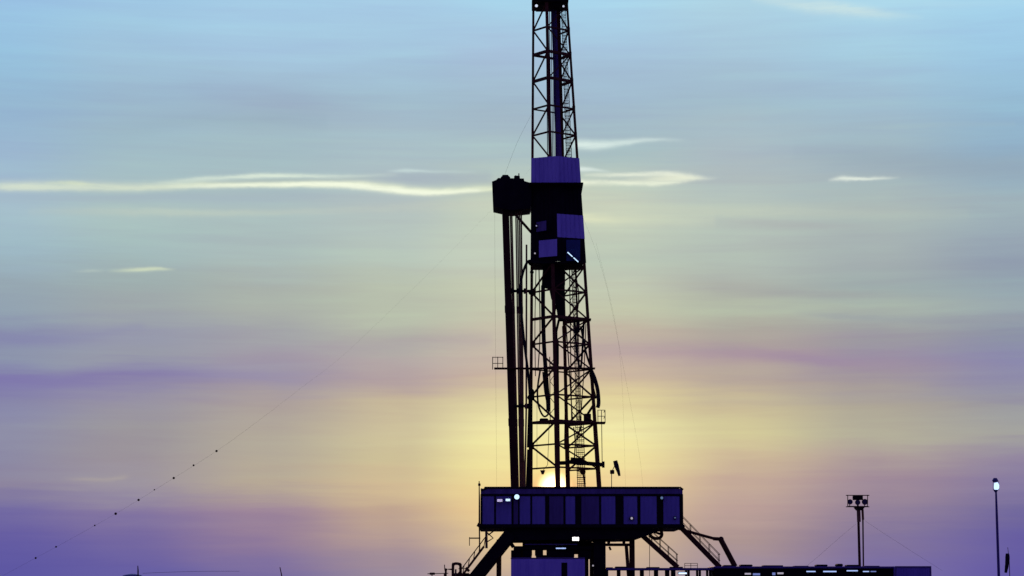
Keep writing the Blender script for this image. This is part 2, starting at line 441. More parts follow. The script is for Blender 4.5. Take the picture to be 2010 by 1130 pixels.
# ------------------------------------------------------------------ rig floor and substructure
YF = 184.6                      # front face of the floor
rig = thing('rig_floor', 'raised dark rig floor behind a blue violet wind wall, carrying the tall mast', 'rig floor', (P(1140, 1034).x, Y0, 0))
def Z(py, Y=YF): return P(1140, py, Y).z
def X(px, py=1000, Y=YF): return P(px, py, Y).x
xl, xr = X(943), X(1341)
YB = 196.0
zd0, zd1 = Z(1036), Z(1030)
MB().box(xl - .15, xr + .1, YF - .25, YB + .25, zd0, zd1, .04).build('deck', BLACK, rig)
# stout box girders under the deck, tapering off to the right
g = MB()
for y in (YF + .25, YF + 5.2, YB - .9):
    pts = [P(990, 1037, YF), P(1296, 1037, YF), P(1288, 1044, YF), P(1252, 1057, YF), P(1000, 1060, YF), P(990, 1052, YF)]
    g.prism([(p.x, y, p.z) for p in pts], (0, .7, 0))
g.build('box_girder', BLACK, rig)
g = MB()
for px in (1010, 1060, 1110, 1160, 1215):
    x = X(px); g.box(x - .2, x + .2, YF + .95, YB - .9, Z(1058), zd0 - .01)
g.build('cross_girder', BLACK, rig)
# wind wall: dark frame, pale panels
ztop = Z(955)
fr = MB()
posts = [(943, 947), (970, 973.5), (1004, 1008), (1017, 1020), (1041, 1044.5), (1070, 1078), (1106, 1110), (1129, 1141), (1176, 1180), (1208, 1224), (1251, 1257), (1289, 1302), (1334, 1341)]
z_b, z_rail0, z_rail1 = Z(1028.5), Z(973.5), Z(969.5)
for a, b in posts:
    fr.box(X(a), X(b), YF - .06, YF + .14, z_b, z_rail0)
fr.box(xl, xr, YF - .08, YF + .14, z_rail0, z_rail1, .015)
fr.box(xl, xr, YF - .09, YF + .14, zd1 + .002, z_b, .015)
fr.build('wall_frame', BLACK, rig)
for i, ((a, b), (c, d)) in enumerate(zip(posts[:-1], posts[1:])):
    m = (PANELD, PANELD, PANELM, PANELD, PANELD, PANELM, PANELD, PANELM, PANELD, PANELD, PANELD, PANELD)[i % 12]
    pn = MB().box(X(b) - .04, X(c) + .04, YF - .02, YF + .05, z_b - .03, z_rail0 + .03, .012)
    w = X(c) - X(b); k = max(2, int(w / .28))
    for j in range(1, k):
        x = X(b) + w * j / k
        pn.box(x - .025, x + .025, YF - .045, YF - .021, z_b + .05, z_rail0 - .05)
    pn.build('wall_panel', m, rig)
MB().box(xl + .02, xr - .03, YF - .03, YF + .08, z_rail1 + .002, Z(959), .02).build('cap_strip', PANELM, rig)
cp = MB().box(xl + .3, xr - .25, YF - .12, YF + .2, Z(959) + .002, ztop, .05)
cp.beam(P(944, 963, YF), P(957, 957, YF), .16); cp.beam(P(1334, 956, YF), P(1341, 961, YF), .14)
cp.build('coping', BLACK, rig)
sw = MB().box(xl + .02, xl + .16, YF + .22, YB, zd1 + .002, Z(958), .02)
sw.box(xr - .16, xr - .02, YF + .22, YB, zd1 + .002, Z(958), .02)
sw.build('side_wall', PANELM, rig)
MB().box(xl + .18, X(1170), YB - .14, YB, zd1 + .002, ztop - 1.2, .02).build('back_wall', PANELM, rig)
# columns and big raising struts down to the ground
cl = MB()
for y in (YF + 1.0, YB - 1.6):
    x0, x1 = X(1166, 1090), X(1190, 1090)
    cl.box(x0, x1, y, y + .9, 0, Z(1059), .03)
cl.build('column', BLACK, rig)
cl = MB()
for y in (YF + 1.3, YB - 1.8):
    cl.beam((X(978, 1090), y, 0), (X(979, 1090), y, Z(1058)), .36)
cl.build('column', STEEL, rig)
for y in (YF + .6, YB - 1.3):
    a, b = P(1002, 1046, YF), P(1002 - 145, 1046 + 183, YF)
    st = MB().beam((b.x, y, 0.05), (a.x, y, a.z), 1.1, .95, 1.3, .95)
    st.box(b.x - .9, b.x + .9, y - .6, y + .6, .006, .22, .03)
    st.build('raising_strut', BLACK, rig)
fb = MB()
y = YF + 1.4
fb.box(X(1186, 1068), X(1246, 1068), y, y + .3, Z(1071), Z(1065.5), .02)
fb.beam((X(1231, 1068), y + .15, Z(1068)), (X(1243, 1200), y + .15, 0), .27)
fb.beam((X(1243, 1068), y + .55, Z(1056)), (X(1243, 1068), y + .55, 0), .42, .42)
for px in (1196, 1226): fb.box(X(px) - .12, X(px) + .12, y, y + .25, Z(1065.4), Z(1060), .02)
fb.beam((X(1197), y + .12, Z(1072)), (X(1200), y + .12, Z(1079)), .16)
fb.build('side_frame', STEEL, rig)
# equipment deck under the floor
eq = MB()
eq.box(X(1008), X(1165), YF + 1.2, YF + 4.5, Z(1078), Z(1071), .03)
eq.box(X(1003), X(1022), YF + 1.3, YF + 2.5, Z(1094), Z(1079), .05)
eq.box(X(1026), X(1044), YF + 1.3, YF + 2.4, Z(1094), Z(1079), .05)
eq.box(X(1052), X(1066), YF + 1.3, YF + 2.4, Z(1093), Z(1079), .05)
eq.box(X(1074), X(1128), YF + 1.3, YF + 2.6, Z(1094), Z(1079), .05)
eq.box(X(1138), X(1162), YF + 1.3, YF + 2.6, Z(1096), Z(1079), .05)
for a_, b_, t_, u_ in ((1026, 1164, 1060, 1071.5), (1008, 1045, 1077, 1089), (1051, 1067, 1077, 1089), (1074, 1164, 1077, 1086), (1074, 1127, 1086, 1100), (1137, 1143, 1086, 1096), (1150, 1164, 1086, 1096), (1008, 1044, 1089, 1100), (1053, 1074, 1088, 1100)):
    eq.box(X(a_), X(b_), YF + 3.0, YF + 4.6, Z(u_), Z(t_), .02)
for px in (1012, 1150): eq.box(X(px) - .25, X(px) + .25, YF + 1.7, YF + 2.2, 0, Z(1096))
eq.beam(P(992, 1050, YF + 1), P(1008, 1074, YF + 1), .3)
eq.build('cellar_deck', BLACK, rig)
MB().box(X(1030), X(1134), YF + .9, YF + 1.1, Z(1069), Z(1066.5), .02).build('blue_rail', PANELM, rig)
# lower hanger and cable tray at the right-hand end
hg = MB()
hg.tube(smoothpath([P(1297, 1033, YF + 1), P(1298, 1042, YF + 1), P(1299, 1050, YF + 1), P(1294, 1056, YF + 1), P(1284, 1056, YF + 1), P(1274, 1050, YF + 1)]), .13)
hg.beam(P(1274, 1040, YF + 1), P(1296, 1048, YF + 1), .18)
hg.build('hose_hanger', STEEL, rig)
MB().tube([P(1275, 1052, YF + 2), P(1275, 1140, YF + 2)], .025, 5).build('hanging_cable', WIRE, rig)
# corner pole and side bits on the left
cpole = MB().tube([P(941, 1034, YF - .4), P(941, 985, YF - .4), P(940.5, 944, YF - .4)], [.07, .06, .035], 8)
cpole.box(X(941, 952) - .1, X(941, 952) + .1, YF - .5, YF - .3, Z(954), Z(949), .03)
cpole.beam(P(941, 1030, YF - .4), P(945, 1030, YF - .1), .1)
cpole.build('corner_pole', STEEL, rig)
lf = MB().beam(P(937, 1029, YF), P(953, 1037, YF), .3, .3)
lf.build('corner_bracket', BLACK, rig)
dp = MB().tube([P(941, 1036, YF + .3), P(941.5, 1082, YF + .3)], .055)
dp.tube([P(922, 1056, YF + .3), P(943, 1056, YF + .3)], .05)
dp.tube([P(921.5, 1054, YF + .3), P(921.5, 1071, YF + .3)], .03, 6)
dp.build('drain_pipe', STEEL, rig)
MB().beam(P(954.5, 1036, YF + .5), P(955, 1076, YF + .5), .2).build('hanging_post', YELLOW, rig)
br = MB().tube([P(955, 1044, YF + .6), P(968, 1056, YF + .6), P(955, 1064, YF + .6)], .05)
br.tube([P(972, 1040, YF + .6), P(958, 1050, YF + .6)], .05)
br.build('cable_bracket', STEEL, rig)

def floodlight(px, py, Y, parent, w, h, m, depth=.3, drop=None):
    """a housing with a lit glass facing the camera side, on a short bracket"""
    p = P(px, py, Y)
    b = MB().box(p.x - w / 2 - .04, p.x + w / 2 + .04, p.y, p.y + depth, p.z - h / 2 - .04, p.z + h / 2 + .04, .03)
    if drop: b.beam((p.x, p.y + depth / 2, p.z), (p.x + drop[0], p.y + depth / 2 + drop[1], p.z + drop[2]), .06)
    hb = b.build('floodlight', BLACK, parent)
    glass = MB().tube([(p.x, p.y - .05, p.z), (p.x, p.y - .03, p.z), (p.x, p.y - .002, p.z)], [min(w, h) * .42, min(w, h) * .54, min(w, h) * .56], 14) if w < 1.6 * h else MB().box(p.x - w / 2, p.x + w / 2, p.y - .03, p.y - .002, p.z - h / 2, p.z + h / 2, .04)
    glass.build('lamp_glass', m, hb)
    return hb
floodlight(1014.5, 975, YF - .7, rig, .36, .36, COOL, drop=(.0, .45, -.1))
floodlight(997, 981, YF - .6, rig, .36, .18, lamp_mat('pale blue lamp glass', (.55, .75, 1), 1.3), drop=(0, .4, 0))
floodlight(981, 982, YF - .6, rig, .42, .20, lamp_mat('pale mauve lamp glass', (.8, .7, 1), .55), drop=(0, .4, 0))
floodlight(1130, 1057.5, YF - .1, rig, .52, .28, WHITE, drop=(0, .2, .2))
floodlight(1240, 1017, YF - .4, rig, .26, .17, PALEW, drop=(0, .3, 0))
floodlight(1299, 977, YF - .5, rig, .20, .26, lamp_mat('teal lamp glass', (.25, .5, .6), .28), drop=(0, .4, 0))
floodlight(1325, 1016, YF - .4, rig, .12, .18, lamp_mat('weak teal lamp glass', (.25, .5, .5), .15), drop=(0, .3, 0))
floodlight(1101, 1076, YF + .95, rig, .8, .09, DIM, drop=(0, .2, 0))
floodlight(1164, 1110, YF + .8, rig, .12, .22, PALEW, drop=(0, .3, 0))

# ------------------------------------------------------------------ mast
mast = thing('derrick_mast', 'tall lattice drilling mast leaning slightly left, dark steel with a violet wind belt', 'mast', (P(1108, 1030).x, Y0, ZF))
ZT = P(1080, 8).z
def corner_fn(pxb, pxt, db, dtp):
    b = P(pxb, 1000, Y0 + db); t = P(pxt, 8, Y0 + dtp)
    zb = P(1100, 1000).z
    def f(z):
        k = (z - zb) / (ZT - zb)
        return Vector((b.x + (t.x - b.x) * k, Y0 + db + (dtp - db) * k, z))
    return f
cL = corner_fn(1041, 1047, 0.1, 0.05); cR = corner_fn(1179, 1113, -.1, -.05)
cN = corner_fn(1096, 1073, -2.9, -1.4); cF = corner_fn(1116, 1093, 2.9, 1.4)
zl = lambda py: P(1090, py).z
for f, wb, wt in ((cL, .34, .19), (cN, .40, .26), (cR, .36, .18), (cF, .36, .22)):
    lg = MB().beam(f(ZF + .02), f(zl(830)), wb * 1.1, wb * 1.1, wb * .95)
    lg.beam(f(zl(830)), f(zl(420)), wb * .80, wb * .80, (wb + wt) * .40)
    lg.beam(f(zl(420)), f(ZT), (wb + wt) * .42, (wb + wt) * .42, wt)
    lg.build('leg', MASTM, mast)
LV = [12, 60, 108, 160, 214, 266, 318, 370, 422, 474, 523, 574, 627, 676, 725, 779, 830, 875, 920]
for i, py in enumerate(LV):
    z = zl(py); w = .22 if py in (108, 160, 627, 830) else .13
    gr = MB()
    gr.beam(cL(z), cN(z), w); gr.beam(cN(z), cR(z), w)
    gr.beam(cF(z), cR(z), w * .9)
    if py in (108, 214, 318, 422, 523, 725): gr.beam(cL(z), cF(z), w * .8)
    gr.build('girt', MASTM, mast)
def lerp(a, b, k): return a + (b - a) * k
for i in range(len(LV) - 1):
    za, zb = zl(LV[i]), zl(LV[i + 1])
    w = .10 if i < 10 else .12
    odd = i % 2 == 1
    a, b = (za, zb)
    # left face: a clean zigzag
    p, q = (cN(a), cL(b)) if not odd else (cL(a), cN(b))
    if LV[i] in (318, 370): continue
    p2, q2 = lerp(p, q, .06), lerp(p, q, .94)
    MB().beam(p2, q2, w).build('brace', MASTM, mast)
    # right near face and right far face cross each other
    p, q = (cN(a), cR(b)) if odd else (cR(a), cN(b))
    if i < 3 or i > 9:
        MB().beam(lerp(p, q, .0), lerp(p, q, .98), w * .8).build('brace', MASTM, mast)
    p, q = (cR(a), cF(b)) if odd else (cF(a), cR(b))
    MB().beam(p, q, w).build('brace', MASTM, mast)
    if i >= 9 and i % 2 == 0 or i in (2, 4):
        p, q = (cF(a), cR(b)) if odd else (cR(a), cF(b))
        MB().beam(p, q, w * .85).build('brace', MASTM, mast)
# wind belt round the mast
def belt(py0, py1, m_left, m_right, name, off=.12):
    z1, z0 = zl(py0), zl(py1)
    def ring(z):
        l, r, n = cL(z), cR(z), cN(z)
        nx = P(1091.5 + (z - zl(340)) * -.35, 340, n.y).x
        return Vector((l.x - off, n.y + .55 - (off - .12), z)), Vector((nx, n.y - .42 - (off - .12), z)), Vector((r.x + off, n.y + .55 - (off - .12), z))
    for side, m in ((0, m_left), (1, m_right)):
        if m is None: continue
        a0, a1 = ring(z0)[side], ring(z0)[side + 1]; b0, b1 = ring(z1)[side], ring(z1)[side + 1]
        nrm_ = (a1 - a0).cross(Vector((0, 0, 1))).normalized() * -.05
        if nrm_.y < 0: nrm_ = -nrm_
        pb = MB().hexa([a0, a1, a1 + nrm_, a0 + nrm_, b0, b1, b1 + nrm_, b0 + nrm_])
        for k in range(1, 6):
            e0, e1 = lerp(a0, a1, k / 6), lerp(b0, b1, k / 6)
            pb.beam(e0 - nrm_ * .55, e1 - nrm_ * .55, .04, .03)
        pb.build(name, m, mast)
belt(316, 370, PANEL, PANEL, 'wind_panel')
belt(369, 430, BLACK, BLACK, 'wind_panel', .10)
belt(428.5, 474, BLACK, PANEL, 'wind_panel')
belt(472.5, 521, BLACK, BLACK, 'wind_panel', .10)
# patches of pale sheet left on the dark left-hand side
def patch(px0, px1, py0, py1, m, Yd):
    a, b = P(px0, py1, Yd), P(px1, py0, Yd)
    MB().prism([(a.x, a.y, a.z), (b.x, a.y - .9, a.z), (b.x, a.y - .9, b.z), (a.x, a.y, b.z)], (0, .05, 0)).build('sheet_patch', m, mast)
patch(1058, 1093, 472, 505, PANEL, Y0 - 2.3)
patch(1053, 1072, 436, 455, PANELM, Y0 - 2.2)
# belt platform
zb = zl(371)
MB().box(cL(zb).x - .3, cR(zb).x + .25, Y0 - 2.9, Y0 + 2.4, zb - .06, zb + .06, .02).build('walkway', BLACK, mast)
zb = zl(522)
MB().box(P(1046, 522).x, P(1143, 522).x, Y0 - 2.4, Y0 + 1.6, zb - .12, zb + .05, .02).build('walkway', BLACK, mast)
# tube light on the right and small lamps
a, b = P(1114, 495, Y0 - 2.9), P(1135, 514, Y0 - 2.9)
tl = MB().beam(a + Vector((0, .12, 0)), b + Vector((0, .12, 0)), .34, .14).build('tube_light', BLACK, mast)
MB().beam(a, lerp(a, b, .46), .2, .07).build('lamp_glass', COOL, tl)
MB().beam(lerp(a, b, .56), b, .2, .07).build('lamp_glass', COOL, tl)
MB().box(P(1110, 490).x, P(1137, 490).x, Y0 - 2.72, Y0 - 2.66, zl(521), zl(480), .02).build('lamp_board', mat('teal board', (.01, .04, .10), (.02, .07, .16), .6), mast)
floodlight(1038, 371, Y0 - 1.6, mast, .22, .28, lamp_mat('small bluish lamp glass', (.5, .7, .9), .35), drop=(.15, .5, 0))
floodlight(1053, 443, Y0 - 2.4, mast, .10, .22, lamp_mat('faint white lamp glass', (.7, .7, 1), .35), drop=(0, .3, 0))
floodlight(1050, 497, Y0 - 2.2, mast, .16, .12, PALEW, drop=(0, .3, 0))
floodlight(1053, 11, Y0 - 1.3, mast, .22, .3, lamp_mat('crown lamp glass', (.8, .9, 1), .8), drop=(0, .5, .3))
floodlight(1106, 12, Y0 - 1.3, mast, .16, .24, lamp_mat('weaker crown lamp glass', (.8, .9, 1), .6), drop=(0, .5, .3))
# crown
cr = MB().box(P(1044, 5).x, P(1115, 5).x, Y0 - 1.7, Y0 + 1.7, zl(12), zl(-6), .05)
cr.box(P(1052, 5).x, P(1106, 5).x, Y0 - 1.2, Y0 + 1.2, zl(16), zl(12) - .002, .03)
cb = cr.build('crown_block', BLACK, mast)
cs = MB()
for k in range(5):
    x = P(1066 + 7 * k, 0).x
    cs.tube([(x - .06, Y0, zl(-20)), (x + .06, Y0, zl(-20))], .62, 18)
cs.build('sheave', STEEL, cb)
hr = MB()
for (x0, y0, x1, y1) in ((-1.5, -1.7, 1.5, -1.7), (-1.5, 1.7, 1.5, 1.7), (-1.5, -1.7, -1.5, 1.7), (1.5, -1.7, 1.5, 1.7)):
    cx = P(1080, 0).x
    for dz in (.5, 1.05): hr.tube([(cx + x0, Y0 + y0, zl(-6) + dz), (cx + x1, Y0 + y1, zl(-6) + dz)], .025, 6)
    for k in range(4): hr.tube([(cx + lerp(x0, x1, k / 3), Y0 + lerp(y0, y1, k / 3), zl(-6) - .01), (cx + lerp(x0, x1, k / 3), Y0 + lerp(y0, y1, k / 3), zl(-6) + 1.05)], .025, 6)
hr.build('handrail', STEEL, cb)
# guide rail, drilling lines
def ctr(z, dx=0.0, dy=0.0):
    c = (cL(z) + cR(z)) / 2; return c + Vector((dx, dy, 0))
MB().beam(P(1097, 315, Y0 + .6), P(1087, 14, Y0 + .6), .50, .3, .42, .3).build('guide_rail', BLUE, mast)
MB().beam(P(1104, 312, Y0 + 1.2), P(1096, 14, Y0 + 1.2), .30).build('guide_rail', STEEL, mast)
for k in range(6):
    MB().tube([P(1077 + 3.0 * k, 522, Y0 - .3 + .1 * k), P(1072 + 3.4 * k, 14, Y0 - .3 + .1 * k)], .035, 6).build('drilling_line', WIRE, mast)
# ladder inside the right-hand face, caged
def ladder(pts_l, pts_r, n, r, name, m, cage=0):
    lb = MB().tube(pts_l, r, 6).tube(pts_r, r, 6)
    for k in range(n):
        t = (k + .5) / n
        lb.tube([lerp(pts_l[0], pts_l[-1], t), lerp(pts_r[0], pts_r[-1], t)], r * .7, 5)
    if cage:
        for k in range(cage):
            t = (k + .5) / cage
            a, b = lerp(pts_l[0], pts_l[-1], t), lerp(pts_r[0], pts_r[-1], t)
            c = (a + b) / 2; ra = (b - a) / 2
            lb.tube([c - ra * math.cos(u) * 1.15 + Vector((0, .85 * math.sin(u), 0)) for u in [math.pi * j / 8 for j in range(9)]], r * .8, 5)
        for u in (.25, .5, .75):
            a0 = [lerp((pts_l[i]), (pts_r[i]), u) + Vector((0, .85 * math.sin(math.pi * u), 0)) for i in (0, -1)]
            lb.tube(a0, r * .7, 5)
    return lb.build(name, m, mast)
ladder([P(1134, 955, Y0 + 1.2), P(1130, 832, Y0 + 1.2)], [P(1149, 955, Y0 + 1.2), P(1145, 832, Y0 + 1.2)], 30, .03, 'caged_ladder', YELLOW, 10)
ladder([P(1132, 826, Y0 + 1.1), P(1122, 524, Y0 + .9)], [P(1141, 826, Y0 + 1.1), P(1131, 524, Y0 + .9)], 50, .03, 'caged_ladder', YELLOW, 20)
ladder([P(1112, 312, Y0 + .9), P(1102, 20, Y0 + .6)], [P(1122, 312, Y0 + .9), P(1110, 20, Y0 + .6)], 50, .028, 'caged_ladder', STEEL, 22)
# mid platforms
def platform(px0, px1, py, Ya, Yb, th, name='walkway', m=STEEL):
    z = zl(py); a, b = P(px0, py, (Ya + Yb) / 2).x, P(px1, py, (Ya + Yb) / 2).x
    return MB().box(a, b, Ya, Yb, z - th, z + .05, .02).build(name, m, mast)
platform(1112, 1160, 627, Y0 - .5, Y0 + .6, .08)
pf = platform(1045, 1188, 830, Y0 - .9, Y0 + .6, .07)
rl = MB()
za = zl(830)
for dz in (.5, 1.0): rl.tube([P(1172, 830) + Vector((0, -.8, dz)), P(1187, 830) + Vector((0, -.8, dz)), P(1187, 830) + Vector((0, 1.6, dz))], .03, 6)
for px in (1173, 1180, 1187): rl.tube([P(px, 830) + Vector((0, -.8, .05)), P(px, 830) + Vector((0, -.8, 1.0))], .03, 6)
rl.build('handrail', YELLOW, pf)
MB().tube([P(1181, 832, Y0 - .5), P(1182, 908, Y0 - .5)], .03, 6).build('stay_rod', YELLOW, mast)
a, b = P(1112, 906, Y0 - .5), P(1184, 912, Y0 - .5)
mb = MB().beam(a, b, 1.2, .26); mb.beam(P(1092, 909, Y0 - 1.5), P(1114, 908, Y0 - 1.5), .3)
mb.beam(P(1120, 901, Y0 - .5), P(1146, 903, Y0 - .5), .3)
mb.tube([b + Vector((-.1, -.3, 0)), b + Vector((.1, -.3, 0))], .26, 12)
mb.build('lower_beam', BLACK, mast)
eb = MB()
eb.box(P(1146, 820).x, P(1160, 820).x, Y0 - .3, Y0 + .6, zl(829), zl(812), .05)
eb.beam(P(1150, 818), P(1164, 796), .2)
eb.build('winch', BLACK, mast); eb = MB()
eb.box(P(1059, 826).x, P(1076, 826).x, Y0 - .8, Y0, zl(829), zl(822), .08)
eb.build('winch', BLACK, mast)
# belly board with handrail to the left
bb = platform(970, 1168, 725, Y0 - 1.3, Y0 - .3, .04, 'belly_board')
rl = MB()
for py in (701, 713): rl.tube([P(988, py, Y0 - 1.3), P(967, py, Y0 - 1.3), P(967, py, Y0 + .7)], .03, 6)
for px in (967, 977, 987): rl.tube([P(px, 725, Y0 - 1.3), P(px, 700, Y0 - 1.3)], .03, 6)
rl.build('handrail', STEEL, bb)
# racking cabin high on the left
pts = [P(968, 411), P(1003, 419), P(1022, 417), P(1040, 415), P(1043, 408), P(1043, 366), P(1029, 362), P(1028, 357), P(978, 356), P(974, 360), P(966, 363)]
rc = MB().prism([(p.x, Y0 - 1.7, p.z) for p in pts], (0, 3.2, 0)).build('racking_cabin', BLACK, mast)
v = MB().box(P(983, 350).x, P(1001.5, 350).x, Y0 - .9, Y0 + .4, zl(357), zl(348), .12); v.box(P(986, 350).x, P(998, 350).x, Y0 - .7, Y0 + .2, zl(348) + .002, zl(345.5), .04)
v.build('roof_vent', BLACK, rc)
v = MB().box(P(1009, 350).x, P(1020.5, 350).x, Y0 - .7, Y0 + .4, zl(357), zl(347), .06)
v.tube([P(1018.5, 348), P(1018.5, 340)], .045, 6); v.tube([P(1012, 348), P(1012, 344)], .06, 6)
v.build('roof_vent', BLACK, rc)
MB().box(P(1030, 368).x, P(1046, 368).x, Y0 - .8, Y0 + .8, zl(374), zl(362), .03).build('access_bridge', BLACK, mast)
MB().beam(P(1010, 419), P(1043, 456), .2).beam(P(1010, 419, Y0 + 1), P(1043, 456, Y0 + .6), .16).build('cabin_brace', STEEL, mast)
for (px0, px1, py, w) in ((1003, 1043, 571, .26), (1009, 1044, 797, .30)):
    sh = MB()
    sh.beam(P(px0, py, Y0 - .9), P(px1, py, Y0 - .6), w, .2); sh.beam(P(px0, py, Y0 + .9), P(px1, py, Y0 + .6), w * .8, .2)
    for k in (0.02, .35, .7):
        x = P(px0 + (px1 - px0) * k, py); sh.beam(x + Vector((0, -.8, 0)), x + Vector((0, .8, 0)), w)
    sh.build('pipe_fork', BLACK, mast)
# standpipe beside the left leg, and the mud hose looping off it
MB().tube([P(1030, 960, Y0 - .9), P(1033, 800, Y0 - .9), P(1033.5, 480, Y0 - .9)], .075).build('standpipe', PIPE, mast)
MB().tube([P(1045, 524, Y0 - .5), P(1043, 740, Y0 - .5)], .06).build('standpipe', STEEL, mast)
for px, py, r in ((1043, 515, .28), (1044, 534, .17), (1046, 505, .2), (1043, 768, .24), (1041, 780, .26), (1052, 515, .22), (1060, 517, .25), (1042, 574, .2)):
    MB().ball(P(px, py, Y0 - .5), r, 8).build('pipe_coupling', BLACK, mast)
# darker thickened foot of the left leg (raising lug)
MB().beam(P(1036, 955, Y0 - .35), P(1037, 882, Y0 - .35), .34, .3, .2).beam(P(1039, 878, Y0 - .35), P(1041, 775, Y0 - .35), .42, .3, .3).build('raising_lug', BLACK, mast)
MB().tube(smoothpath([P(1160, 726, Y0 - .6), P(1167, 742, Y0 - .6), P(1173, 765, Y0 - .6), P(1175, 790, Y0 - .6), P(1173, 800, Y0 - .6)]), .16).build('cable_bundle', RUBBER, mast)
cbx = MB()
for pts in ([P(1158, 732), P(1166, 768), P(1170, 782)], [P(1128, 630), P(1132, 690), P(1138, 724)], [P(1146, 630), P(1143, 690), P(1140, 724)], [P(1140, 640), P(1150, 690), P(1158, 716)]):
    cbx.tube(smoothpath(pts), .085)
cbx.box(P(1131, 640).x, P(1138, 640).x, Y0 - .2, Y0 + .3, zl(652), zl(630), .05)
cbx.build('cable_bundle', RUBBER, mast)
# light service lattice and loose pipes inside the mast
def lattice(pl0, pl1, pr0, pr1, n, r_, Yd, name):
    a0, a1, b0, b1 = P(*pl0, Yd), P(*pl1, Yd), P(*pr0, Yd), P(*pr1, Yd)
    q = MB().tube([a0, a1], r_, 6).tube([b0, b1], r_, 6)
    for k in range(n):
        u, v = k / n, (k + 1) / n
        p_, q_ = (lerp(a0, a1, u), lerp(b0, b1, v)) if k % 2 else (lerp(b0, b1, u), lerp(a0, a1, v))
        q.tube([p_, q_], r_ * .75, 5)
    q.build(name, MASTM, mast)
lattice((1118, 526), (1122, 828), (1130, 526), (1138, 828), 14, .045, Y0 + .3, 'service_lattice')
lattice((1079, 700), (1080, 828), (1090, 700), (1093, 828), 8, .035, Y0 - 1.0, 'service_lattice')
for pts, r_ in (([(1052, 528), (1050, 640), (1051, 738)], .035), ([(1058, 528), (1060, 650), (1056, 725)], .045), ([(1111, 640), (1118, 735), (1124, 830)], .05), ([(1150, 636), (1146, 730), (1139, 828)], .04), ([(1128, 528), (1136, 580), (1131, 626)], .05), ([(1104, 640), (1109, 760), (1108, 880)], .04), ([(1126, 838), (1129, 868), (1127, 905)], .05), ([(1141, 835), (1133, 858)], .09)):
    MB().tube(smoothpath([P(a, b, Y0 + .5) for a, b in pts]), r_, 6).build('service_pipe', MASTM, mast)
# small junction boxes and node plates
for py in (574, 676, 779, 875):
    MB().box(cL(zl(py)).x - .1, cL(zl(py)).x + .28, Y0 - .25, Y0 - .1, zl(py + 7), zl(py - 7)).build('node_plate', STEEL, mast)
for py in (60, 108, 160, 214, 266):
    MB().box(cR(zl(py)).x - .16, cR(zl(py)).x + .1, Y0 - .3, Y0 - .14, zl(py + 5), zl(py - 5)).build('node_plate', STEEL, mast)

# ------------------------------------------------------------------ travelling block and hoses (hang in the mast)
tb = thing('travelling_block', 'bulky dark travelling block hanging inside the mast below the wind belt', 'hoist block', P(1092, 620, Y0 - .2))
MB().prism([(p.x, Y0 - .75, p.z) for p in (P(1063, 562), P(1078, 566), P(1100, 566), P(1109, 560), P(1109, 519), P(1066, 519))], (0, 1.3, 0)).build('block_body', BLACK, tb)
MB().prism([(p.x, Y0 - .5, p.z) for p in (P(1078, 566), P(1082, 586), P(1091, 597), P(1096, 630), P(1108, 630), P(1108, 566))], (0, .8, 0)).build('swivel', BLACK, tb)
MB().tube([P(1091, 598, Y0 - .1), P(1086, 615, Y0 - .1), P(1089, 622, Y0 - .1)], .14).build('hook', BLACK, tb)
el = MB().tube([P(1097, 628, Y0 - .1), P(1092, 650, Y0 - .1), P(1092, 708, Y0 - .1)], .10); el.box(P(1086, 690).x, P(1097, 690).x, Y0 - .4, Y0 + .2, zl(716), zl(668), .06)
el.build('elevator', BLACK, tb)
MB().tube([P(1095, 716, Y0 - .1), P(1098, 955, Y0 - .1)], .08).build('kelly', COLLAR, tb)
sl = MB().tube(smoothpath([P(1066, 560, Y0 - .5), P(1066, 610, Y0 - .5), P(1068, 680, Y0 - .5), P(1073, 750, Y0 - .5), P(1076, 795, Y0 - .5), P(1076, 806, Y0 - .5)]), [.17] * 31, 8)
tag(sl.build('service_hose', RUBBER, None, True), 'thick black service hose hanging straight down inside the mast left of its centre', 'hose')
hs = MB().tube(smoothpath([P(1060, 728, Y0 - .9), P(1055, 765, Y0 - .9), P(1057, 795, Y0 - .9), P(1064, 813, Y0 - .9), P(1071, 817, Y0 - .9), P(1077, 806, Y0 - .9), P(1070, 770, Y0 - .9), P(1066, 730, Y0 - .9)]), .075)
tag(hs.build('looped_hose', RUBBER, None, True), 'thin black hose hanging in a U loop inside the left of the mast', 'hose')
mh = MB().tube(smoothpath([P(1045, 514, Y0 - 1), P(1038, 512, Y0 - 1), P(1031, 522, Y0 - 1), P(1024, 545, Y0 - 1), P(1021, 575, Y0 - 1), P(1024, 620, Y0 - 1), P(1030, 680, Y0 - 1), P(1037, 735, Y0 - 1), P(1040, 775, Y0 - 1)]), .105)
tag(mh.build('mud_hose', RUBBER, None, True), 'black mud hose bowing out left of the mast below the wind belt', 'hose')
tg = MB().tube([P(1054, 790, Y0 - 1.2), P(1054, 922, Y0 - 1.2)], .015, 5)
tag(tg.build('tong_cable', WIRE), 'thin cable hanging inside the left bottom bay of the mast', 'cable')
pt = thing('power_tong', 'small dark tong hanging low in the mast just above the setting sun', 'tong', P(1066, 932, Y0 - 1))
MB().prism([(p.x, Y0 - 1.1, p.z) for p in (P(1060, 924), P(1070, 924), P(1067, 932), P(1063, 932))], (0, .3, 0)).build('tong_body', STEEL, pt)
MB().tube([P(1065, 924, Y0 - 1), P(1075, 912, Y0 - 1), P(1078, 830, Y0 - 1)], .022, 5).build('sling', WIRE, pt)
pt = thing('hose_reel', 'dark reel on a slanting strut just right of the setting sun', 'reel', P(1153, 955, Y0 + .4))
MB().tube([P(1144, 926, Y0 + .2), P(1144, 926, Y0 + .7)], .24, 14).build('drum', STEEL, pt)
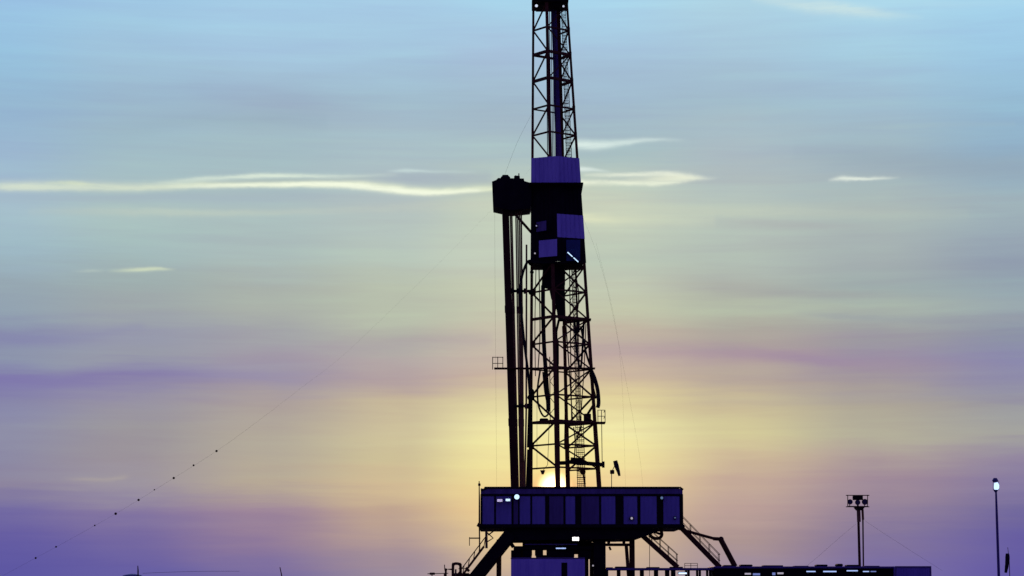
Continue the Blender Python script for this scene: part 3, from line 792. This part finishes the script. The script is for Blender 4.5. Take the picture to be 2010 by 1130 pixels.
MB().beam(P(1145, 926, Y0 + .45), P(1157, 1034, Y0 + .45), .12).build('strut', STEEL, pt)

# ------------------------------------------------------------------ pipe racked in the mast
zfloor = ZF + .02
def stand(name, pxt, pyt, pxb, Y, r, m, label, group):
    t = P(pxt, pyt, Y); b = P(pxb, 955, Y); d = (b - t) / (t.z - b.z); b = t + d * (t.z - zfloor)
    n = 14; pts = [lerp(b, t, k / n) for k in range(n + 1)]
    s = MB()
    s.tube(pts, r, 8)
    for k in (4, 9):
        c = lerp(b, t, k / n + .04); s.tube([c - d * .3, c + d * .3], r * 1.3, 8)
    return tag(s.build(name, m, None), label, name.replace('_stand', '').replace('_', ' '), group)
for i in range(3):
    for j in range(3):
        stand('drill_collar_stand', 988 + 4.2 * i, 412, 1005.3 + 3.9 * i, Y0 - .9 + .55 * j, .115, COLLAR,
              'thick dark drill collar in the tight leftmost bundle racked beside the mast', 'drill collars racked left of the mast')
k = 0
for (a, b) in ((1001.5, 1015.5), (1004.5, 1017.5), (1012.5, 1021), (1016, 1023.5), (1019.5, 1025.5), (1023, 1028)):
    for j in range(2):
        stand('drill_pipe_stand', a + .8 * (j - .5), 414, b + .7 * (j - .5), Y0 - .7 + 1.3 * j, .044 if a < 1022 else .055, PIPE,
              'slim brown drill pipe racked between the dark collar bundle and the mast', 'drill pipes racked left of the mast')

# ------------------------------------------------------------------ cables
def cable(name, pts, r, label, group=None, m=WIRE, n=8):
    return tag(MB().tube(smoothpath(pts, n), r, 5).build(name, m), label, 'cable', group)
es = thing('escape_line', 'long sagging escape line with dark marker balls running down to the left', 'cable', P(-150, 1215, 176))
ep = [(1042, 330, 190), (900, 478, 188.5), (690, 682, 186.4), (590, 762, 185), (500, 831, 184), (425, 885, 183), (341, 938, 182), (227, 1008, 180), (70, 1095, 178), (-150, 1212, 176)]
MB().tube(smoothpath([P(*e) for e in ep], 8), [.0012 + .0032 * min(1, k / 40) for k in range(73)], 5).build('wire', WIRE, es)
for (px, py, Yd, r) in ((425, 885, 183, .12), (380, 913, 182.5, .10), (341, 938, 182, .12), (303, 961, 181.5, .07), (272, 981, 180.9, .12), (227, 1008, 180, .13), (186, 1031, 179.6, .08), (110, 1073, 178.6, .09), (70, 1095, 178, .10)):
    MB().ball(P(px, py, Yd), r * .8).build('marker_ball', STEEL, es)
cable('stay_wire', [P(1043, 225), P(1015, 280), P(990, 345)], .006, 'thin wire from the mast down to the racking cabin roof')
cable('tugger_wire', [P(971, 414, Y0 - 1), P(972, 600, Y0 - 1), P(975, 960, Y0 - 1)], .005, 'thin vertical wire hanging left of the dark drill collar bundle')
cable('guy_wire', [P(1142, 420), P(1190, 560), P(1248, 850), P(1262, 955)], .004, 'faint wire slanting down from the right of the wind belt to the wind wall')
cable('guy_wire', [P(1170, 476, Y0 + 1), P(1215, 680, Y0 + 1), P(1228, 958, Y0 + 1)], .0035, 'faintest wire falling steeply right of the mast')

# ------------------------------------------------------------------ wind socks
ws = thing('wind_sock', 'short dark limp wind sock on a bracket above the rig wind wall', 'wind sock', P(1201, 953, YF + .1))
s = MB().tube([P(1200.5, 955, YF + .1), P(1200.5, 926, YF + .1), P(1206, 915, YF + .1), P(1211, 905, YF + .1)], .03, 6)
s.box(P(1200, 925, YF).x - .1, P(1206, 925, YF).x, YF, YF + .2, P(1203, 930, YF).z, P(1203, 922, YF).z, .04)
s.build('pole', STEEL, ws)
MB().tube([P(1207.5, 904, YF + .1), P(1210, 914, YF + .1), P(1214, 926, YF + .1), P(1216, 934, YF + .1)], [.17, .19, .13, .09], 10).build('sock', FABRIC, ws)
ws = thing('wind_sock', 'long dark limp wind sock hanging beside the lamp post at the right edge', 'wind sock', (P(1975, 1100, 186).x, 186, 0))
MB().tube([(P(1981.5, 1100, 186).x, 186, 0), P(1981, 1100, 186), P(1978, 1074, 186)], [.045, .03, .02], 6).build('pole', YELLOW, ws)
MB().tube(smoothpath([P(1977.5, 1086, 185.9), P(1977.5, 1098, 185.9), P(1976, 1112, 185.9), P(1974, 1124, 185.9)]), [.12, .15, .16, .17, .18, .18, .18, .17, .17, .16, .15, .15, .15, .14, .13, .12, .12, .11, .10][:19], 10).build('sock', FABRIC, ws)

# ------------------------------------------------------------------ stairs on the right
def stair(name, p_top, p_bot, width, label, m=STEEL, rail_h=1.0, rails=2, up_rail=True):
    t = thing(name, label, 'staircase', (p_bot.x, p_bot.y, p_bot.z))
    for dy in (0, width):
        o = Vector((0, dy, 0))
        MB().beam(p_bot + o, p_top + o, .07, .34).build('stringer', m, t)
    tr = MB(); n = int(abs(p_top.z - p_bot.z) / .21)
    for k in range(1, n):
        c = lerp(p_bot, p_top, k / n); tr.box(c.x - .13, c.x + .13, c.y + .04, c.y + width - .04, c.z - .02, c.z + .02)
    tr.build('tread', m, t)
    for dy in (0, width):
        o = Vector((0, dy, 0)); r = MB()
        for h in ((.5, 1.0) if rails == 2 else (1.0,)):
            r.tube([p_bot + o + Vector((0, 0, h * rail_h)), p_top + o + Vector((0, 0, h * rail_h))], .024, 6)
        for k in range(5):
            c = lerp(p_bot, p_top, (k + .1) / 4.2) + o; r.tube([c, c + Vector((0, 0, rail_h))], .024, 6)
        r.build('handrail', m, t)
    return t
ZW = P(1300, 1114, YF).z
ZW_TOP = ZW + .04
def at_z(px, py, Y): return P(px, py, Y)
stair('steel_stair', P(1262, 1051, YF + .8), P(1331, 1113, YF + .8), 1.0, 'dark steel stair sloping from under the rig floor to the walkway')
stair('steel_stair', P(1336, 1033, YF + 1.2), P(1414, 1113, YF + 1.2), 1.0, 'dark steel stair sloping down from the right end of the rig floor')
fl = MB().tube(smoothpath([P(1304, 1030, YF + 2), P(1328, 1036, YF + 2), P(1362, 1046, YF + 2), P(1402, 1057, YF + 2)], 4), .12, 10)
fl.tube([P(1400, 1057, YF + 2), P(1417, 1058, YF + 2)], .15, 10)
fl.tube([P(1414, 1057, YF + 2), P(1443, 1112, YF + 2)], .22, 10)
fl.ball(P(1415.5, 1058, YF + 2), .22)
tag(fl.build('flow_line', STEEL, None), 'dark pipe bending down from the rig floor, right of the second stair', 'pipe')
# stair at the left, along the raising strut
a, b = P(950, 1072, YF - .6), P(917, 1116, YF - .6)
ls = thing('steel_stair', 'thin steel stair beside the big slanting strut at the left', 'staircase', (b.x, b.y, b.z))
lb = MB()
for dy in (0, .7): lb.beam(a + Vector((0, dy, 0)), a + (b - a) * 3.6 + Vector((0, dy, 0)), .07, .16)
lb.build('stringer', STEEL, ls)
lb = MB()
for k in range(26):
    c = a + (b - a) * (3.6 * (k + .5) / 26); lb.box(c.x - .1, c.x + .1, c.y, c.y + .7, c.z - .025, c.z + .025)
lb.build('tread', STEEL, ls)
lb = MB()
off = P(958, 1080, YF).x - P(950, 1072, YF).x
for dy in (0, .7):
    o = Vector((.12, dy, .75)); lb.tube([a + o, a + (b - a) * 3.5 + o], .035, 6)
    for k in range(12):
        c = a + (b - a) * (3.5 * k / 11); lb.tube([c + Vector((0, dy, 0)), c + o], .03, 5)
lb.build('handrail', STEEL, ls)

# ------------------------------------------------------------------ cabin under the floor
YC = YF - 1.2
sc_ = thing('site_cabin', 'flat roofed violet cabin standing under the middle of the rig floor', 'cabin', (P(1075, 1120, YC).x, YC + 1.2, 0))
x0, x1, zc = P(1003, 1110, YC).x, P(1148, 1110, YC).x, P(1075, 1096, YC).z
w = MB().box(x0, x1, YC, YC + 2.4, .15, zc, .04)
k = 26
for j in range(k):
    x = x0 + .1 + (x1 - x0 - .2) * (j + .5) / k
    if P(1098, 1110, YC).x < x < P(1118, 1110, YC).x: continue
    w.box(x - .05, x + .05, YC - .03, YC - .001, .3, zc - .15)
w.build('wall', CABIN, sc_)
MB().box(x0 - .03, x1 + .03, YC - .06, YC + 2.46, zc + .002, zc + .07, .02).build('roof', PANELM, sc_)
dw = MB().box(P(1102, 1110, YC).x, P(1113.5, 1110, YC).x, YC - .03, YC - .001, 1.6, P(1108, 1104, YC).z, .01).build('door', BLACK, sc_)
MB().tube([(P(1104, 1110, YC).x, YC - .07, 2.8), (P(1104, 1110, YC).x, YC - .07, 3.0)], .02, 6).build('handle', WIRE, dw)
MB().box(x0 + .3, x1 - .3, YC + .2, YC + 2.2, .005, .149).build('skid', BLACK, sc_)
# ------------------------------------------------------------------ walkway, shed and container on the right
YW = YF + .5
wk = thing('steel_walkway', 'raised dark steel walkway with lamps below, between rig and long shed', 'walkway', (P(1300, 1120, YW).x, YW, 0))
zw0, zw1 = P(1300, 1119, YW).z, P(1300, 1114.5, YW).z
dk = MB().box(P(1190, 1117, YW).x, P(1424, 1117, YW).x, YW, YW + 3.2, zw0, zw1, .02)
dk.build('deck', BLUE, wk)
bt = MB()
for a, b, h in ((1208, 1232, 1111.5), (1190, 1204, 1113), (1270, 1296, 1112.5), (1316, 1342, 1112)):
    bt.box(P(a, 1115, YW).x, P(b, 1115, YW).x, YW + .6, YW + 1.5, zw1 + .002, P(a, h, YW).z, .04)
bt.build('equipment_box', BLACK, wk)
pp = MB()
for px in (1192, 1216, 1243, 1262, 1290, 1312, 1324, 1352, 1374, 1394, 1410):
    x = P(px, 1120, YW).x
    for y in (YW + .1, YW + 2.8): pp.box(x - .09, x + .09, y, y + .2, 0, zw0)
pp.build('post', BLACK, wk)
rl = MB()
for px in (1344, 1356, 1369): rl.tube([P(px, 1115, YW + .2), P(px, 1105.5, YW + .2)], .022, 6)
for py in (1105.5, 1110): rl.tube([P(1344, py, YW + .2), P(1369, py, YW + .2)], .022, 6)
rl.build('handrail', STEEL, wk)
def strip(px0, px1, py, Y, parent, m, h=.12):
    a, b = P(px0, py, Y), P(px1, py, Y)
    hb = MB().box(a.x - .05, b.x + .05, Y + .06, Y + .2, a.z - h / 2 - .03, a.z + h / 2 + .06, .02).build('strip_light', BLACK, parent)
    MB().box(a.x, b.x, Y + .02, Y + .058, a.z - h / 2, a.z + h / 2, .01).build('lamp_glass', m, hb)
strip(1332, 1348, 1125, YW - .3, wk, lamp_mat('bright cool tube glass', (.6, .8, 1), 1.6))
ms = MB().box(P(1210, 1125, YW).x, P(1420, 1125, YW).x, YW + 1.0, YW + 2.6, 0, 3.5, .05)
tag(ms.build('mud_tank', BLACK), 'long black mud tank under the steel walkway', 'tank')
YS = YF + .2
sd = thing('generator_shed', 'long low black shed with lit strip lamps along its front', 'shed', (P(1590, 1120, YS).x, YS + 2, 0))
xa, xb = P(1400, 1120, YS).x, P(1757, 1120, YS).x
zr = P(1590, 1111.5, YS).z
MB().box(xa, xb, YS - .3, YS + 5.2, zr - .16, zr, .03).build('roof', BLUE, sd)
MB().box(xa + .1, xb - .1, YS + 1.2, YS + 5.0, 0, zr - .162).build('wall', BLACK, sd)
MB().box(xa + .1, xb - .1, YS - .1, YS + .05, zr - .75, zr - .162, .02).build('fascia', BLACK, sd)
pp = MB()
for j in range(9):
    x = xa + .2 + (xb - xa - .4) * j / 8; pp.box(x - .1, x + .1, YS + .06, YS + .26, 0, zr - .162)
pp.build('post', BLACK, sd)
rb = MB()
for a, b, t in ((1455, 1480, 1107.5), (1500, 1540, 1109), (1605, 1628, 1107.5), (1646, 1658, 1106), (1665, 1690, 1108), (1422, 1448, 1108.5), (1562, 1590, 1110), (1700, 1730, 1110)):
    rb.box(P(a, 1110, YS).x, P(b, 1110, YS).x, YS + .8, YS + 2.2, zr + .002, P(a, t, YS).z, .08)
rb.build('roof_unit', BLACK, sd)
TUBE = lamp_mat('bluish tube glass', (.45, .62, 1), .9)
for a, b, py, m, h in ((1583, 1601, 1121.5, TUBE, .09), (1616, 1642, 1121.5, TUBE, .10), (1662, 1684, 1120, DIM, .09), (1694, 1706, 1121.5, DIM, .08), (1709, 1720, 1121.5, FAINT, .08), (1462, 1474, 1126, PALEW, .13), (1478, 1492, 1127, FAINT, .16), (1516, 1522, 1126, FAINT, .2), (1526, 1538, 1125, PALEW, .14)):
    strip(a, b, py, YS - .4, sd, m, h)
YK = YF - .6
ct = thing('shipping_container', 'violet shipping container at the right end of the long black shed', 'container', (P(1792, 1120, YK).x, YK + 1.2, 0))
x0, x1, zc = P(1756.5, 1120, YK).x, P(1828, 1120, YK).x, P(1790, 1111, YK).z
w = MB().box(x0, x1, YK, YK + 6.0, .15, zc, .05)
for j in range(14):
    x = x0 + .12 + (x1 - x0 - .24) * (j + .5) / 14; w.box(x - .05, x + .05, YK - .03, YK - .001, .35, zc - .2)
w.build('body', mat('deep violet container paint', (.22, .17, .46), (.32, .25, .58), .55, 0, .7, True), ct)
cf = MB()
for x in (x0, x1 - .1): cf.box(x, x + .1, YK - .06, YK - .032, .15, zc)
cf.box(x0, x1, YK - .061, YK - .032, zc - .12, zc + .003)
cf.build('corner_frame', PANELM, ct)
MB().box(x0 + .2, x1 - .2, YK + .3, YK + 5.7, .005, .149).build('skid', BLACK, ct)

# ------------------------------------------------------------------ lighting tower
YT = 187.5
lt = thing('lighting_tower', 'two legged lighting tower with three unlit round lamps behind the long shed', 'light tower', (P(1688, 1120, YT).x, YT + 4, 0))
YT = 194.0
a, b = P(1684.5, 1000, YT), P(1688, 1130, YT); d = (b - a) / (a.z - b.z)
MB().tube([a + d * a.z, a], [.12, .105], 10).build('pole', STEEL, lt)
a, b = P(1693.5, 998, YT + .8), P(1695, 1130, YT + .8); d = (b - a) / (a.z - b.z)
MB().tube([a + d * a.z, a], [.065, .065], 10).build('pole', STEEL, lt)
MB().tube([P(1686, 1024, YT), P(1685, 996, YT)], .16, 10).tube([P(1694, 1020, YT + .8), P(1693, 1000, YT + .8)], .10, 10).build('collar', PIPE, lt)
hd = MB().prism([(p.x, YT - .3, p.z) for p in (P(1684, 1001, YT), P(1692, 1001, YT), P(1697, 995, YT), P(1679, 995, YT))], (0, 1.4, 0))
hd.box(P(1675, 977, YT).x, P(1694, 977, YT).x, YT, YT + .5, P(1684, 981, YT).z, P(1684, 972.5, YT).z, .03)
hd.beam(P(1684, 996, YT + .2), P(1684, 978, YT + .2), .12)
hd.build('head', BLACK, lt)
rf = MB()
for py in (972, 994.5): 
    rf.tube([P(1661, py, YT - .4), P(1706, py, YT - .4), P(1706, py, YT + 1.2), P(1661, py, YT + 1.2), P(1661, py, YT - .4)], .04, 6)
for px in (1664, 1703):
    for yy in (-.4, 1.2): rf.tube([P(px, 971, YT + yy), P(px, 995, YT + yy)], .035, 6)
rf.beam(P(1664, 994, YT + .2), P(1703, 994, YT + .2), .1)
rf.build('rail_frame', STEEL, lt)
for px, py, r in ((1668, 985, .22), (1683, 986, .22), (1697, 985, .25)):
    c = P(px, py, YT - .1)
    lh = MB().tube([c + Vector((0, -.22, 0)), c + Vector((0, -.1, 0)), c + Vector((0, .25, 0))], [r, r, r * .55], 14)
    lh.beam(c + Vector((0, .1, 0)), (c.x, c.y + .1, P(px, 994, YT).z), .06)
    lh = lh.build('lamp_housing', BLACK, lt)
    MB().tube([c + Vector((0, -.245, 0)), c + Vector((0, -.222, 0))], r * .85, 14).build('lamp_glass', mat('unlit lamp glass', (.02, .02, .03), (.035, .03, .045), .15), lh)
cable('guy_wire', [P(1680, 1028, YT), P(1640, 1062, YT), P(1606, 1092, YT - 1), P(1560, 1130, YT - 1)], .006, 'faint guy wire slanting left from the lighting tower')
cable('guy_wire', [P(1698, 1022, YT), P(1740, 1050, YT), P(1790, 1082, YT), P(1850, 1120, YT)], .006, 'faint guy wire slanting right from the lighting tower')

# ------------------------------------------------------------------ lamp post
YP = 186.0
lp = thing('lamp_post', 'tall thin post carrying one glowing bluish white lamp near the right edge', 'lamp post', (P(1963, 1200, YP).x, YP, 0))
a, b = P(1955, 964, YP), P(1960.5, 1130, YP); d = (b - a) / (a.z - b.z)
MB().tube([a + d * a.z, a + d * 2, a], [.12, .10, .075], 10).build('pole', BLUE, lp)
c = P(1954.5, 952, YP)
hd = MB().tube([P(1953.5, 946.5, YP), P(1953.5, 943, YP), P(1953.5, 938, YP)], [.17, .26, .13], 12); hd.tube([P(1954.5, 966, YP), P(1954.5, 961, YP)], [.09, .2], 12)
for px in (1949.5, 1960.5): hd.tube([P(px, 962, YP + .05), P(px, 944, YP + .05)], .02, 5)
hd = hd.build('lamp_head', BLUE, lp)
MB().tube([P(1955, 961, YP), P(1956, 957, YP), P(1956.2, 952, YP), P(1955, 947, YP)], [.14, .21, .21, .14], 12).build('lamp_glass', COOL, hd)

# ------------------------------------------------------------------ small plant at the bottom left
YG = YF - .2
gn = thing('gooseneck_vent', 'dark gooseneck pipe beside the foot of the slanting strut', 'vent pipe', (P(896, 1120, YG).x, YG, 0))
MB().tube(smoothpath([(P(889, 1120, YG).x, YG, 0), P(889, 1118, YG), P(891, 1107.5, YG), P(897, 1106, YG), P(902, 1108, YG), P(904, 1118, YG), (P(904, 1120, YG).x, YG, 0)]), .11).build('pipe', STEEL, gn)
MB().tube([(P(894.5, 1110, YG).x, YG, 0), P(894.5, 1117, YG)], .07).build('pipe', YELLOW, gn)
v = thing('valve_skid', 'low dark valve skid with thin pipes beside the gooseneck pipe', 'valve skid', (P(905, 1130, YG).x, YG + .8, 0))
MB().box(P(888, 1128, YG).x, P(922, 1128, YG).x, YG + .4, YG + 1.6, 0, P(905, 1124.5, YG).z, .08).build('body', BLACK, v)
vp = MB().tube([(P(875, 1120, YG).x, YG + .6, 0), P(875, 1117, YG + .6), P(890, 1117.5, YG + .6)], .085)
vp.tube([P(873, 1117, YG + .6), P(872.5, 1108, YG + .6)], .035, 6); vp.ball(P(875, 1118, YG + .6), .12)
vp.tube([P(900, 1116, YG + .6), P(918, 1116, YG + .6)], .035, 6)
vp.beam(P(914, 1114, YG + .6), P(921, 1121, YG + .6), .22)
vp.build('valve_pipe', STEEL, v)
pf = MB().tube([P(839, 1126, YG), P(880, 1125, YG)], .035, 6)
pf.box(P(843, 1125, YG).x, P(854, 1125, YG).x, YG - .1, YG + .1, P(848, 1128, YG).z, P(848, 1123.5, YG).z, .05)
for px in (848, 872): pf.tube([(P(px, 1126, YG).x, YG, 0), P(px, 1125, YG)], .04, 6)
tag(pf.build('pipe_rail', STEEL), 'thin horizontal pipe rail left of the gooseneck pipe', 'pipe')
# far left: antenna stub on a low domed tank, and a leaning stake
dt_ = thing('domed_tank', 'dark domed tank top with a thin mast at the bottom left', 'tank', (P(262, 1130, 200).x, 200, 0))
x = P(256, 1128, 200).x
zt = P(256, 1126, 200).z
MB().tube([(x, 201, 0), (x, 201, zt - .35), (x, 201, zt - .1), (x, 201, zt)], [1.1, 1.1, .75, .2], 20).build('shell', BLUE, dt_)
MB().tube([(P(271, 1128, 200).x, 200.4, 0), P(271, 1120, 200.4), P(270.5, 1110, 200.4)], [.07, .06, .035], 6).build('mast_pole', STEEL, dt_)
st = MB().tube([(P(555, 1200, 200).x, 200, 0), P(553, 1130, 200), P(549.5, 1113, 200)], [.06, .05, .035], 6)
tag(st.build('marker_stake', STEEL), 'single faint leaning stake left of the pipe rail, at the bottom edge', 'stake')
cable('low_wire', [P(280, 1125, 199), P(340, 1122.5, 199), P(410, 1121, 199), P(470, 1121, 199)], .012, 'thin near level wire right of the domed tank')
